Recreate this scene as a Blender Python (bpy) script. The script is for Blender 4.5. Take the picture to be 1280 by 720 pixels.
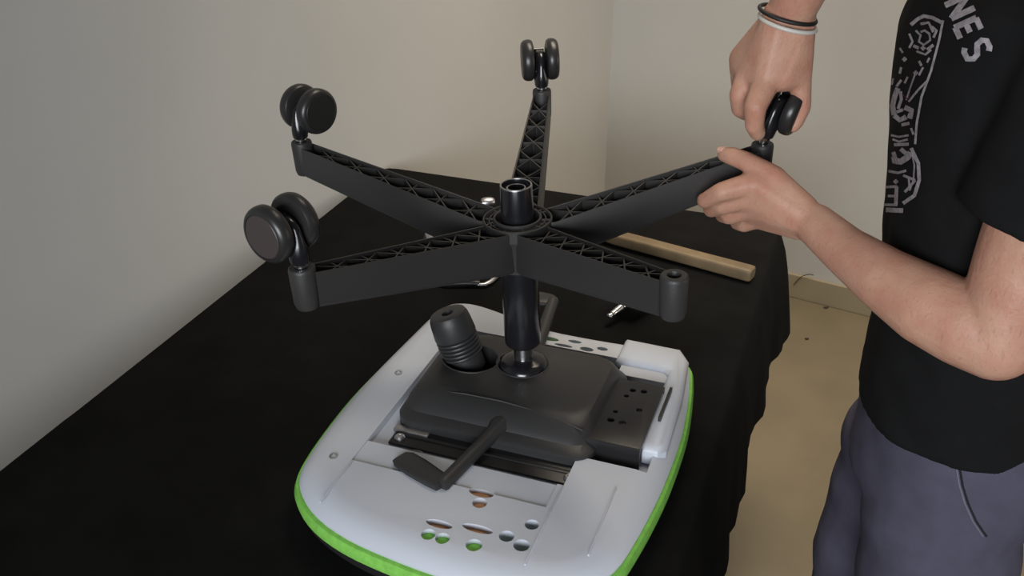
import bpy, bmesh, math, random
from math import sin, cos, pi, radians as R
from mathutils import Vector as V, Matrix as M4, noise
from mathutils.bvhtree import BVHTree
random.seed(3)
for o in list(bpy.data.objects): bpy.data.objects.remove(o)
scn = bpy.context.scene
COL = scn.collection

# ---------------------------------------------------------------- camera, world, light
FPX = 1231.0
cam = bpy.data.cameras.new('camera'); camo = bpy.data.objects.new('camera', cam); COL.objects.link(camo)
camo.location = (0, 0, 1.63); camo.rotation_euler = (R(61), 0, R(20))
cam.sensor_width = 36; cam.lens = 36*FPX/1280; cam.clip_start = .02
scn.camera = camo
CAMW = M4.Translation(camo.location) @ M4.Rotation(R(20), 4, 'Z') @ M4.Rotation(R(61), 4, 'X')
GW = M4.Rotation(R(20), 4, 'Z')
scn.view_settings.view_transform = 'Standard'; scn.view_settings.look = 'None'
scn.view_settings.exposure = -0.30; scn.view_settings.gamma = 1.0
scn.view_settings.use_curve_mapping = False

world = bpy.data.worlds.new('world'); scn.world = world; world.use_nodes = True
bg = world.node_tree.nodes['Background']
bg.inputs['Color'].default_value = (.95, .96, 1.0, 1); bg.inputs['Strength'].default_value = .085

def area(name, loc, target, sx, sy, power, color, spread=180):
    d = bpy.data.lights.new(name, 'AREA'); d.shape = 'RECTANGLE'; d.size = sx; d.size_y = sy
    d.energy = power; d.color = color; d.spread = R(spread)
    o = bpy.data.objects.new(name, d); COL.objects.link(o); o.location = loc
    o.rotation_euler = (V(target)-V(loc)).to_track_quat('-Z', 'Y').to_euler()
    return o
area('window_light', (.15, -1.7, 1.6), (-.12, 1.4, .85), 1.5, 1.1, 23, (.93, .96, 1.0), 80)
area('ceiling_lamp_light', (-.05, 2.15, 2.75), (-.1, 2.2, 0), 1.3, 1.1, 20, (1.0, .87, .70), 85)
area('wall_fill_light', (2.6, 1.9, 1.3), (-.6, 2.4, .9), 1.1, 1.2, 8, (1.0, .90, .76), 120)  # added warm fill from the right to brighten the walls, not a window

# ---------------------------------------------------------------- helpers
def px(u, v, d):
    """a point seen at (u, v) of the photograph, d metres deep, in world space"""
    return CAMW @ V(((u-640)/FPX*d, (360-v)/FPX*d, -d))
def g(x, y, z):
    return GW @ V((x, y, z))

WM = {}
def link(o, parent=None, world=None):
    COL.objects.link(o)
    w = world if world is not None else (WM[parent.name] if parent else M4())
    if parent:
        o.parent = parent; o.matrix_basis = WM[parent.name].inverted() @ w
    else:
        o.matrix_basis = w
    WM[o.name] = w.copy()
    return o
def tag(o, label=None, cat=None, group=None, kind=None):
    if label: o['label'] = label
    if cat: o['category'] = cat
    if group: o['group'] = group
    if kind: o['kind'] = kind
    return o
def empty(name, loc, label, cat, group=None, world=None):
    o = bpy.data.objects.new(name, None); o.empty_display_size = .05
    link(o, None, world if world is not None else M4.Translation(loc))
    return tag(o, label, cat, group)
def obj(name, bm, mats, parent=None, world=None, smooth=True, angle=35, recalc=True):
    """bm holds coordinates local to `world` (default: the parent's frame)"""
    if recalc: bmesh.ops.recalc_face_normals(bm, faces=bm.faces)
    me = bpy.data.meshes.new(name); bm.to_mesh(me); bm.free()
    for m in (mats if isinstance(mats, (list, tuple)) else [mats]): me.materials.append(m)
    if smooth:
        me.shade_smooth() if hasattr(me, 'shade_smooth') else None
        if angle < 180:
            try: me.set_sharp_from_angle(angle=R(angle))
            except Exception: pass
    o = bpy.data.objects.new(name, me)
    return link(o, parent, world)

def box(bm, lo, hi, mat=0, bev=0, xf=None):
    r = bmesh.ops.create_cube(bm, size=1)
    vs = r['verts']; lo = V(lo); hi = V(hi)
    for v in vs:
        v.co = V([(lo[i]+hi[i])/2 + v.co[i]*(hi[i]-lo[i]) for i in range(3)])
        if xf: v.co = xf @ v.co
    fs = list({f for v in vs for f in v.link_faces})
    for f in fs: f.material_index = mat
    if bev:
        es = list({e for v in vs for e in v.link_edges})
        rr = bmesh.ops.bevel(bm, geom=es, offset=bev, segments=2, affect='EDGES', profile=.6)
        for f in rr['faces']: f.material_index = mat
    return vs
def frame_to(a, b):
    a = V(a); b = V(b); z = (b-a).normalized()
    q = z.to_track_quat('Z', 'Y')
    return M4.Translation(a) @ q.to_matrix().to_4x4()
def lathe(bm, prof, n=32, xf=None, mat=0, cap=True, mats=None):
    rings = []
    for r, z in prof:
        ring = []
        for i in range(n):
            a = 2*pi*i/n; p = V((r*cos(a), r*sin(a), z))
            ring.append(bm.verts.new(xf @ p if xf else p))
        rings.append(ring)
    for k in range(len(rings)-1):
        for i in range(n):
            f = bm.faces.new((rings[k][i], rings[k][(i+1) % n], rings[k+1][(i+1) % n], rings[k+1][i]))
            f.material_index = mats[k] if mats else mat
    if cap:
        f = bm.faces.new(rings[0][::-1]); f.material_index = mats[0] if mats else mat
        f = bm.faces.new(rings[-1]); f.material_index = mats[-1] if mats else mat
def ringband(bm, prof, n=32, xf=None, mat=0):
    """closed profile revolved (a ring)"""
    rings = []
    for r, z in prof:
        rings.append([bm.verts.new((xf @ V((r*cos(2*pi*i/n), r*sin(2*pi*i/n), z))) if xf else V((r*cos(2*pi*i/n), r*sin(2*pi*i/n), z))) for i in range(n)])
    for k in range(len(rings)):
        A = rings[k]; B = rings[(k+1) % len(rings)]
        for i in range(n):
            bm.faces.new((A[i], A[(i+1) % n], B[(i+1) % n], B[i])).material_index = mat
def tube(bm, pts, rad, n=10, mat=0, closed=False, flat=None):
    pts = [V(p) for p in pts]; rings = []; N = len(pts)
    up = None
    for i, p in enumerate(pts):
        if closed: t = (pts[(i+1) % N]-pts[i-1])
        else: t = pts[min(i+1, N-1)]-pts[max(i-1, 0)]
        t.normalize()
        if up is None: up = t.orthogonal().normalized()
        up = (up - t*up.dot(t)).normalized(); s = t.cross(up)
        r = rad[i] if isinstance(rad, (list, tuple)) else rad
        rings.append([bm.verts.new(p + (up*cos(2*pi*k/n)+s*sin(2*pi*k/n))*r) for k in range(n)])
    rng = range(N) if closed else range(N-1)
    for k in rng:
        A = rings[k]; B = rings[(k+1) % N]
        for i in range(n):
            bm.faces.new((A[i], A[(i+1) % n], B[(i+1) % n], B[i])).material_index = mat
    if not closed:
        bm.faces.new(rings[0][::-1]).material_index = mat; bm.faces.new(rings[-1]).material_index = mat
def loft(bm, rings, mats=None, cap=True):
    vr = [[bm.verts.new(V(p)) for p in r] for r in rings]; n = len(vr[0])
    for k in range(len(vr)-1):
        for i in range(n):
            f = bm.faces.new((vr[k][i], vr[k][(i+1) % n], vr[k+1][(i+1) % n], vr[k+1][i]))
            if mats: f.material_index = mats[k]
    if cap:
        f = bm.faces.new(vr[0][::-1]);  f.material_index = mats[0] if mats else 0
        f = bm.faces.new(vr[-1]); f.material_index = mats[-1] if mats else 0
    return vr
def beam(bm, a, b, w, h, mat=0):
    """thin rib from a to b, w wide, top at a/b and h deep"""
    a = V(a); b = V(b); d = (b-a); s = V((-d.y, d.x, 0)).normalized()*w/2; z = V((0, 0, -h))
    c = [a+s, a-s, b-s, b+s]; c2 = [p+z for p in c]
    v = [bm.verts.new(p) for p in c+c2]
    for q in ((0, 1, 2, 3), (7, 6, 5, 4), (0, 4, 5, 1), (1, 5, 6, 2), (2, 6, 7, 3), (3, 7, 4, 0)):
        bm.faces.new([v[i] for i in q]).material_index = mat
def rcone(bm, a, ra, b, rb, seg=2):
    """round cone: hull of two balls"""
    t = bmesh.new()
    for c, r in ((a, ra), (b, rb)):
        bmesh.ops.create_icosphere(t, subdivisions=seg, radius=r, matrix=M4.Translation(V(c)))
    res = bmesh.ops.convex_hull(t, input=t.verts)
    dele = [e for e in res['geom_interior'] if isinstance(e, bmesh.types.BMVert)]
    bmesh.ops.delete(t, geom=dele, context='VERTS')
    me = bpy.data.meshes.new('tmp'); t.to_mesh(me); t.free(); bm.from_mesh(me); bpy.data.meshes.remove(me)
def chain(bm, pts, seg=2):
    for (a, ra), (b, rb) in zip(pts, pts[1:]): rcone(bm, a, ra, b, rb, seg)
def hull(bm, balls, seg=2):
    t = bmesh.new()
    for c, r in balls: bmesh.ops.create_icosphere(t, subdivisions=seg, radius=r, matrix=M4.Translation(V(c)))
    res = bmesh.ops.convex_hull(t, input=t.verts)
    bmesh.ops.delete(t, geom=[e for e in res['geom_interior'] if isinstance(e, bmesh.types.BMVert)], context='VERTS')
    me = bpy.data.meshes.new('tmp'); t.to_mesh(me); t.free(); bm.from_mesh(me); bpy.data.meshes.remove(me)
def baked(bm, mods):
    """run a mesh through modifiers, give back a bmesh"""
    me = bpy.data.meshes.new('tmp'); bm.to_mesh(me); bm.free()
    o = bpy.data.objects.new('tmp', me); COL.objects.link(o)
    for kind, props in mods:
        m = o.modifiers.new('m', kind)
        for k, v in props.items(): setattr(m, k, v)
    dg = bpy.context.evaluated_depsgraph_get(); dg.update()
    me2 = bpy.data.meshes.new_from_object(o.evaluated_get(dg))
    out = bmesh.new(); out.from_mesh(me2)
    bpy.data.objects.remove(o); bpy.data.meshes.remove(me); bpy.data.meshes.remove(me2)
    return out
def remesh(bm, vox, it=6, fac=.5):
    return baked(bm, [('REMESH', dict(mode='VOXEL', voxel_size=vox)), ('SMOOTH', dict(factor=fac, iterations=it))])
def cut(bm, cutter):
    me = bpy.data.meshes.new('cut'); bmesh.ops.recalc_face_normals(cutter, faces=cutter.faces); cutter.to_mesh(me); cutter.free()
    c = bpy.data.objects.new('cut', me); COL.objects.link(c)
    bmesh.ops.recalc_face_normals(bm, faces=bm.faces)
    out = baked(bm, [('BOOLEAN', dict(operation='DIFFERENCE', solver='EXACT', use_self=True, object=c))])
    bpy.data.objects.remove(c); bpy.data.meshes.remove(me)
    return out

# ---------------------------------------------------------------- materials
def mat(name, color, rough=.5, metal=0, noise_s=0, noise_a=0, bump=0, bump_s=200, spec=.5, sss=0, sheen=0, coat=0, color2=None):
    m = bpy.data.materials.new(name); m.use_nodes = True; nt = m.node_tree; b = nt.nodes['Principled BSDF']
    def S(n, v):
        if n in b.inputs: b.inputs[n].default_value = v
    S('Base Color', (*color, 1)); S('Roughness', rough); S('Metallic', metal); S('Specular IOR Level', spec)
    if sss: S('Subsurface Weight', sss); S('Subsurface Radius', (1, .35, .2)); S('Subsurface Scale', .008)
    if sheen: S('Sheen Weight', sheen); S('Sheen Roughness', .5)
    if coat: S('Coat Weight', coat); S('Coat Roughness', .15)
    tc = nt.nodes.new('ShaderNodeTexCoord')
    if noise_s:
        n = nt.nodes.new('ShaderNodeTexNoise'); n.inputs['Scale'].default_value = noise_s; n.inputs['Detail'].default_value = 5
        nt.links.new(tc.outputs['Object'], n.inputs['Vector'])
        mx = nt.nodes.new('ShaderNodeMix'); mx.data_type = 'RGBA'
        c2 = color2 or tuple(c*(1-noise_a) for c in color)
        mx.inputs[6].default_value = (*color, 1); mx.inputs[7].default_value = (*c2, 1)
        mr = nt.nodes.new('ShaderNodeMapRange'); mr.inputs['From Min'].default_value = .35; mr.inputs['From Max'].default_value = .68
        nt.links.new(n.outputs['Fac'], mr.inputs['Value']); nt.links.new(mr.outputs['Result'], mx.inputs[0])
        nt.links.new(mx.outputs[2], b.inputs['Base Color'])
    if bump:
        n2 = nt.nodes.new('ShaderNodeTexNoise'); n2.inputs['Scale'].default_value = bump_s; n2.inputs['Detail'].default_value = 4
        nt.links.new(tc.outputs['Object'], n2.inputs['Vector'])
        bp = nt.nodes.new('ShaderNodeBump'); bp.inputs['Strength'].default_value = bump; bp.inputs['Distance'].default_value = .002
        nt.links.new(n2.outputs['Fac'], bp.inputs['Height']); nt.links.new(bp.outputs['Normal'], b.inputs['Normal'])
    return m
MT = dict(
    wall=mat('wall_paint', (.54, .53, .50), .85, noise_s=2.2, noise_a=.05, bump=.12, bump_s=90, spec=.2),
    floor=mat('floor_tile', (.18, .147, .095), .5, noise_s=5, noise_a=.16, bump=.03, bump_s=40, spec=.35),
    base=mat('baseboard_tile', (.33, .28, .19), .45, noise_s=7, noise_a=.12, spec=.35),
    cloth=mat('black_cloth', (.0090, .0090, .0088), .92, noise_s=14, noise_a=.25, bump=.35, bump_s=700, spec=.04),
    wood_table=mat('table_board', (.30, .20, .12), .5, noise_s=8, noise_a=.3),
    steel_leg=mat('table_steel', (.25, .25, .26), .4, metal=1),
    nylon=mat('black_nylon', (.031, .030, .0295), .46, bump=.18, bump_s=900, spec=.42),
    gloss=mat('black_enamel', (.010, .010, .012), .20, spec=.6),
    rubber=mat('wheel_rubber', (.022, .021, .021), .34, spec=.5),
    cap=mat('cap_brown_black', (.050, .040, .038), .42, spec=.4),
    cap2=mat('cap_black', (.016, .017, .016), .40, spec=.4),
    chrome=mat('chrome', (.66, .66, .68), .22, metal=1),
    steel=mat('brushed_steel', (.50, .50, .52), .38, metal=1, noise_s=60, noise_a=.3),
    shell=mat('white_polypropylene', (.52, .555, .62), .42, noise_s=3, noise_a=.05, bump=.06, bump_s=600, spec=.4),
    green=mat('lime_fabric', (.21, .54, .09), .75, noise_s=120, noise_a=.2, bump=.2, bump_s=900, spec=.2),
    ply=mat('plywood', (.55, .27, .12), .6, noise_s=30, noise_a=.3),
    cushion=mat('dark_mesh_fabric', (.012, .012, .012), .9, spec=.15),
    cover=mat('mechanism_plastic', (.025, .025, .0255), .44, bump=.15, bump_s=900, spec=.42),
    blackmetal=mat('black_sheet_metal', (.010, .010, .011), .36, spec=.5),
    oak=mat('handle_wood', (.19, .135, .075), .50, noise_s=22, noise_a=.30, spec=.35),
    skin=mat('skin', (.50, .285, .20), .50, noise_s=28, noise_a=.2, bump=.35, bump_s=240, spec=.35, sss=.25, color2=(.44, .21, .145)),
    nail=mat('nail', (.60, .36, .29), .3, spec=.5),
    hair=mat('hair', (.03, .02, .015), .6, noise_s=80, noise_a=.5),
    shirt=mat('black_cotton', (.0095, .0095, .010), .9, noise_s=20, noise_a=.2, bump=.3, bump_s=700, spec=.12),
    ink=mat('print_ink', (.36, .33, .35), .8, noise_s=160, noise_a=.45, spec=.2),
    redink=mat('print_red_ink', (.05, .012, .016), .8, spec=.2),
    denim=mat('grey_cotton', (.084, .080, .115), .85, noise_s=30, noise_a=.14, bump=.3, bump_s=800, spec=.15),
    stitch=mat('stitch_thread', (.14, .135, .18), .8),
    darkthread=mat('pocket_gap', (.008, .008, .010), .9),
    bandw=mat('white_silicone', (.55, .53, .48), .5), bandb=mat('black_cord', (.008, .008, .008), .6),
    shoe=mat('shoe', (.02, .02, .02), .6), debris=mat('debris', (.06, .045, .03), .8),
)
def cotton_stretch(m):  # fine dark arm hair on the skin: streaks of colour on the skin itself
    nt = m.node_tree; b = nt.nodes['Principled BSDF']; src = b.inputs['Base Color'].links[0].from_socket
    tc = nt.nodes.new('ShaderNodeTexCoord'); mp = nt.nodes.new('ShaderNodeMapping'); mp.inputs['Scale'].default_value = (420, 420, 70)
    mp.inputs['Rotation'].default_value = (.9, .5, .3)
    n = nt.nodes.new('ShaderNodeTexNoise'); n.inputs['Scale'].default_value = 1; n.inputs['Detail'].default_value = 2
    mr = nt.nodes.new('ShaderNodeMapRange'); mr.inputs['From Min'].default_value = .60; mr.inputs['From Max'].default_value = .78; mr.inputs['To Max'].default_value = .30
    mx = nt.nodes.new('ShaderNodeMix'); mx.data_type = 'RGBA'; mx.inputs[7].default_value = (.10, .05, .03, 1)
    nt.links.new(tc.outputs['Object'], mp.inputs['Vector']); nt.links.new(mp.outputs['Vector'], n.inputs['Vector'])
    nt.links.new(n.outputs['Fac'], mr.inputs['Value']); nt.links.new(mr.outputs['Result'], mx.inputs[0])
    nt.links.new(src, mx.inputs[6]); nt.links.new(mx.outputs[2], b.inputs['Base Color'])
cotton_stretch(MT['skin'])

# ---------------------------------------------------------------- the room (turned 10 degrees from the table)
RY = R(-10.5)
RM = M4.Translation((-.80, 3.165, 0)) @ M4.Rotation(RY, 4, 'Z')   # room corner; local +X along back wall, local -Y along left wall
def room_box(name, lo, hi, m, bev=0):
    bm = bmesh.new(); box(bm, lo, hi, bev=bev)
    return tag(obj(name, bm, m, None, RM, smooth=False), kind='structure')
room_box('floor', (-.1, -6.2, -.1), (5.2, .1, 0), MT['floor'])
room_box('wall_left', (-.1, -6.2, 0), (0, .1, 2.9), MT['wall'])
room_box('wall_back', (0, 0, 0), (5.2, .1, 2.9), MT['wall'])
bm = bmesh.new(); box(bm, (0.012, -.012, 0), (5.2, 0, .085), bev=.003)
tag(obj('baseboard_back', bm, MT['base'], None, RM, smooth=False), kind='structure')
bm = bmesh.new(); box(bm, (0, -6.2, 0), (.012, -.012, .085), bev=.003)
tag(obj('baseboard_left', bm, MT['base'], None, RM, smooth=False), kind='structure')

# ---------------------------------------------------------------- table and cloth
TX0, TX1, TY0, TY1, TZ = -1.022, -.108, .15, 1.935, .756
t = empty('table', (-.565, 1.04, 0), 'rectangular table hidden under the black cloth', 'table')
TM = M4()
bm = bmesh.new(); box(bm, (TX0+.006, TY0+.006, TZ-.032), (TX1-.006, TY1-.006, TZ-.004), bev=.004)
obj('tabletop', bm, MT['wood_table'], t, TM, smooth=False)
for x in (TX0+.09, TX1-.09):
    for y in (TY0+.10, TY1-.12):
        bm = bmesh.new(); lathe(bm, [(.016, 0), (.016, TZ-.032)], 16, M4.Translation((x, y, 0)))
        obj('leg', bm, MT['steel_leg'], t, TM)
# cloth: outline loop (rounded rectangle) dropped over the edge with folds
def rrect(x0, x1, y0, y1, r, n=8, step=.03):
    P = []
    def line(a, b):
        L = (V(b)-V(a)).length; k = max(1, int(L/step))
        for i in range(k): P.append(V(a).lerp(V(b), i/k))
    c = [((x1-r, y0+r), -90), ((x1-r, y1-r), 0), ((x0+r, y1-r), 90), ((x0+r, y0+r), 180)]
    for k in range(4):
        (cx, cy), a0 = c[k]
        for i in range(n): a = R(a0+90*i/n); P.append(V((cx+r*cos(a), cy+r*sin(a), 0)))
        (nx, ny), a1 = c[(k+1) % 4]
        a = R(a0+90)
        line((cx+r*cos(a), cy+r*sin(a), 0), (nx+r*cos(R(a1)), ny+r*sin(R(a1)), 0))
    return P
out = rrect(TX0, TX1, TY0, TY1, .035)
N = len(out); cen = V(((TX0+TX1)/2, (TY0+TY1)/2, 0))
nor = []
for i in range(N):
    tg = out[(i+1) % N]-out[i-1]; nor.append(V((tg.y, -tg.x, 0)).normalized())
arc = [0]
for i in range(1, N): arc.append(arc[-1]+(out[i]-out[i-1]).length)
rings = []
for lev, (off, z) in enumerate([(-.028, TZ+.0015), (-.012, TZ+.0015), (-.004, TZ), (0, TZ-.004), (.006, TZ-.018), (.014, TZ-.05), (.019, TZ-.09), (.022, TZ-.13), (.024, TZ-.17), (.026, TZ-.21), (.027, TZ-.235)]):
    ring = []
    for i, p in enumerate(out):
        s = arc[i]; dep = max(0, (TZ-.01-z)/.24)
        w = .006*sin(s*27)+.004*sin(s*61+1)+.004*sin(s*13)
        onleft = p.x < TX0+.02
        cornerR = max(0, 1-(p-V((TX1, TY1, 0))).length/.16)
        o_ = off*(.35 if onleft else 1) + dep*(w*(.25 if onleft else 1) + .004)
        if p.x < TX0+.04 and p.y < .9: o_ *= .5
        o_ += dep*cornerR*.035
        zz = z
        if lev == 10: zz = z+.012*sin(s*9)
        # wavy, hardly visible relief of the flat cloth
        q = p+nor[i]*o_; ring.append(V((q.x, q.y, zz)))
    rings.append(ring)
bm = bmesh.new(); vr = loft(bm, rings, cap=False)
f = bm.faces.new(vr[0][::-1])
tc_ = obj('tablecloth', bm, MT['cloth'], None, M4(), angle=60)
tag(tc_, 'black cloth draped over the whole table with short hanging sides', 'tablecloth')

# ---------------------------------------------------------------- the upside-down chair
BR = M4(((0.9990623, 0, -0.04329568, 0.00713044), (0.03785155, 0.48546327, 0.87343727, 0.08918041),
         (0.02101846, -0.87425706, 0.48500805, -1.27496802), (0, 0, 0, 1)))
BASE = CAMW @ BR              # frame of the five-star base: origin at the hub ring, local z up, away from the seat
YAW = -1.0701832; RT = .33; HT = .067
chair = empty('office_chair', (-.375, 1.02, TZ+.002), 'black five star office chair upside down on the table, with white and lime green seat', 'chair')

# --- seat: outline traced in plan
SO = [(-.590, .824), (-.567, .792), (-.530, .765), (-.481, .746), (-.424, .735), (-.36, .728), (-.29, .728), (-.235, .738), (-.195, .760), (-.168, .802),
      (-.157, .853), (-.149, .921), (-.145, .987), (-.145, 1.073), (-.152, 1.150), (-.162, 1.215), (-.172, 1.248), (-.20, 1.266), (-.25, 1.268), (-.32, 1.266),
      (-.40, 1.268), (-.46, 1.283), (-.50, 1.295), (-.54, 1.302), (-.566, 1.298), (-.583, 1.283), (-.592, 1.245), (-.598, 1.181), (-.605, 1.092), (-.609, 1.003), (-.606, .925), (-.600, .865)]
def smooth_loop(P, k=3):
    P = [V((*p, 0)) for p in P]; outp = []
    n = len(P)
    for i in range(n):
        p0, p1, p2, p3 = P[i-1], P[i], P[(i+1) % n], P[(i+2) % n]
        for j in range(k):
            s = j/k
            outp.append(.5*((2*p1)+(p2-p0)*s+(2*p0-5*p1+4*p2-p3)*s*s+(3*p1-p0-3*p2+p3)*s**3))
    return outp
SL = smooth_loop(SO, 3); SC = V((-.375, 1.01, 0))
def inset(loop, d):
    return [SC+(p-SC)*(1-d/(p-SC).length*1.12) for p in loop]
def lev(d, z): return [V((p.x, p.y, z)) for p in inset(SL, d)]
I4 = M4()
bm = bmesh.new(); loft(bm, [lev(.03, TZ+.0028), lev(.010, TZ+.008), lev(.003, TZ+.020), lev(.003, TZ+.034)])
obj('seat_cushion', bm, MT['cushion'], chair, I4)
bm = bmesh.new(); loft(bm, [lev(.003, TZ+.034), lev(-.0025, TZ+.037), lev(-.004, TZ+.046), lev(-.001, TZ+.054), lev(.010, TZ+.056)])
tag(obj('cushion_edge', bm, MT['green'], chair, I4), 'lime green edge of the seat')
# white shell with recess and holes
SZ = TZ+.076
bm = bmesh.new(); loft(bm, [lev(.004, TZ+.053), lev(.003, TZ+.058), lev(.008, TZ+.066), lev(.020, TZ+.0735), lev(.036, SZ)])
cu = bmesh.new()
def cyl(bm_, x, y, r, z0, z1, n=18, sx=1, sy=1, rot=0):
    lathe(bm_, [(r, z0), (r, z1)], n, M4.Translation((x, y, 0)) @ M4.Rotation(rot, 4, 'Z') @ M4.Diagonal((sx, sy, 1, 1)))
box(cu, (-.530, .905, SZ-.012), (-.262, 1.205, SZ+.05))
bm = cut(bm, cu)
cu = bmesh.new()
box(cu, (-.275, .965, SZ-.018), (-.172, 1.165, SZ+.05))
bm = cut(bm, cu)
cu = bmesh.new(); box(cu, (-.530, .86, SZ-.0025), (-.27, .912, SZ+.05)); bm = cut(bm, cu)
cu = bmesh.new()
HOLES = [(-.365, .770, .0085, 1, 1), (-.383, .7705, .0085, 1, 1), (-.327, .772, .0095, 1, 1), (-.378, .790, .008, 2.1, .8), (-.333, .798, .008, 2.4, .8),
         (-.352, .858, .010, 1.6, .8), (-.347, .840, .009, 1, 1), (-.276, .826, .0085, 1, 1), (-.297, .798, .009, 1, 1), (-.276, .790, .0095, 1, 1),
         (-.388, 1.222, .008, 2.4, .7), (-.345, 1.228, .006, 1.8, .8), (-.322, 1.213, .007, 1.5, .8), (-.358, 1.211, .006, 2.4, .6), (-.300, 1.222, .006, 1.4, .8), (-.415, 1.230, .007, 1.6, .8)]
for x, y, r, sx, sy in HOLES: cyl(cu, x, y, r, SZ-.05, SZ+.03, 18, sx, sy)
bm = cut(bm, cu)
shell = obj('seat_shell', bm, MT['shell'], chair, I4, angle=28)
for x0, y0, x1, y1 in ((-.402, .782, -.306, .8045), (-.375, .834, -.328, .868)):
    bm = bmesh.new(); box(bm, (x0, y0, SZ-.012), (x1, y1, SZ-.007), bev=.0008)
    tag(obj('board_patch', bm, MT['ply'], chair, I4), 'raw orange plywood seen through the slots')
for x, y, sx, sy in ((-.374, .7705, .022, .010), (-.327, .7705, .013, .0105), (-.40, 1.228, .03, .012)):
    bm = bmesh.new(); box(bm, (x-sx, y-sy, SZ-.011), (x+sx, y+sy, SZ-.006), bev=.0008)
    tag(obj('fabric_patch', bm, MT['green'], chair, I4), 'lime green fabric seen through the holes')
# thin seams of the moulded shell
for a, b in (((-.527, .858), (-.527, .775)), ((-.262, .90), (-.262, .762)), ((-.20, .92), (-.20, .80))):
    bm = bmesh.new(); box(bm, (a[0]-.001, b[1], SZ-.001), (a[0]+.001, a[1], SZ+.0022), bev=.0005)
    obj('moulding_line', bm, MT['shell'], chair, I4)
bm = bmesh.new()
def lrim(d, z):
    return [V((x, y, z)) for x, y in ((-.272+d, 1.252-d), (-.272+d, 1.190+d), (-.200+d, 1.190+d), (-.192+d, 1.182+d), (-.192+d, 1.010+d), (-.186+d*.5, 1.000+d), (-.166-d*.5, 1.000+d), (-.157-d, 1.010+d), (-.160-d, 1.130), (-.170-d, 1.225-d*.6), (-.186-d*.6, 1.250-d))]
loft(bm, [lrim(0, SZ-.016), lrim(0, SZ+.002), lrim(.0035, SZ+.0075), lrim(.008, SZ+.0095)])
obj('raised_rim', bm, MT['shell'], chair, I4)
for x, y in ((-.560, 1.058), (-.555, .858)):
    bm = bmesh.new(); lathe(bm, [(.0055, SZ-.004), (.0055, SZ+.0012), (.0038, SZ+.0014), (.0034, SZ-.001)], 16, M4.Translation((x, y, 0)))
    obj('screw_plug', bm, MT['steel'], chair, I4)

# --- mechanism
CZ = .866
def mloop(dx0, dx1, dy0, dy1, z, r0=.05, r1=.03):
    """cover outline: round end towards -x, squarer towards +x; d.. shrink the four sides"""
    x0, x1, y0, y1 = -.530+dx0, -.243-dx1, .953+dy0, 1.172-dy1
    P = []
    for cx, cy, r, a0 in ((x1-r1, y0+r1, r1, -90), (x1-r1, y1-r1, r1, 0), (x0+r0*1.2, y1-r0, r0, 90), (x0+r0*.8, y0+r0*.55, r0*.55, 180)):
        for i in range(11):
            a = R(a0+9*i); P.append(V((cx+r*cos(a), cy+r*sin(a), z)))
    return P
bm = bmesh.new()
loft(bm, [mloop(0, 0, 0, 0, .822), mloop(0, 0, 0, 0, .836), mloop(.002, .004, .004, .002, .8395), mloop(.003, .006, .016, .004, .8425), mloop(.006, .010, .022, .008, .850), mloop(.012, .014, .034, .013, .858), mloop(.022, .019, .044, .020, .8645), mloop(.034, .026, .056, .030, CZ)])
cu = bmesh.new()
KN = V((-.462, 1.083, CZ)); HOLC = V((-.452, 1.082, 0)); CO = BASE @ V((0, 0, -.222))
cyl(cu, HOLC.x-.004, HOLC.y, .036, CZ-.032, CZ+.03, 36, 1.12, 1)
cyl(cu, CO.x-.002, CO.y, .036, CZ-.010, CZ+.03, 36, 1.0, .95)
bm = cut(bm, cu)
cover = obj('tilt_mechanism', bm, MT['cover'], chair, I4, angle=30)
# rolled lips round the two openings, raised style line along the near side
bm = bmesh.new()
for c, sx in ((HOLC-V((.004, 0, 0)), 1.12), (V((CO.x-.002, CO.y, 0)), 1.0)):
    tube(bm, [V((c.x+.0365*sx*cos(2*pi*i/40), c.y+.0365*(1 if sx > 1 else .95)*sin(2*pi*i/40), CZ-.0005)) for i in range(40)], .0016, 8, closed=True)
obj('opening_lip', bm, MT['cover'], cover, I4)
bm = bmesh.new()
L1 = [V((-.505, 1.00, .8575)), V((-.47, .998, .8625)), V((-.43, .9995, .8655)), V((-.38, 1.0005, .8655)), V((-.33, .998, .8635)), V((-.29, .993, .8605)), V((-.262, .987, .8565))]
tube(bm, L1, .0014, 8)
obj('style_line', bm, MT['cover'], cover, I4)
# bellows boot round the piston foot
bm = bmesh.new()
lathe(bm, [(.0345, -.010), (.0352, -.004), (.0335, .003), (.029, .0075), (.0235, .0095), (.0180, .0110), (.0145, .0125)], 40, M4.Translation((CO.x, CO.y, CZ)))
obj('column_boot', bm, MT['gloss'], cover, I4)
# tension knob, leaning to the left
KB = V((-.463, 1.088, CZ-.020)); KT = KB+g(-.028, .008, .086)
ax = (KT-KB).normalized(); Lk = (KT-KB).length
prof = [(.0262, 0), (.0262, .022)]
z = .024
for i in range(5):
    prof += [(.0295, z), (.0302, z+.0016), (.0295, z+.0034), (.0268, z+.0044)]; z += .0060
prof += [(.0298, z), (.0304, z+.002), (.0290, Lk-.014), (.0280, Lk-.007), (.0255, Lk-.0015), (.0205, Lk), (.0085, Lk-.001), (.0080, Lk-.012)]
bm = bmesh.new(); lathe(bm, prof, 40, frame_to(KB, KT))
kn = obj('tension_knob', bm, MT['cover'], cover, I4)
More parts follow.
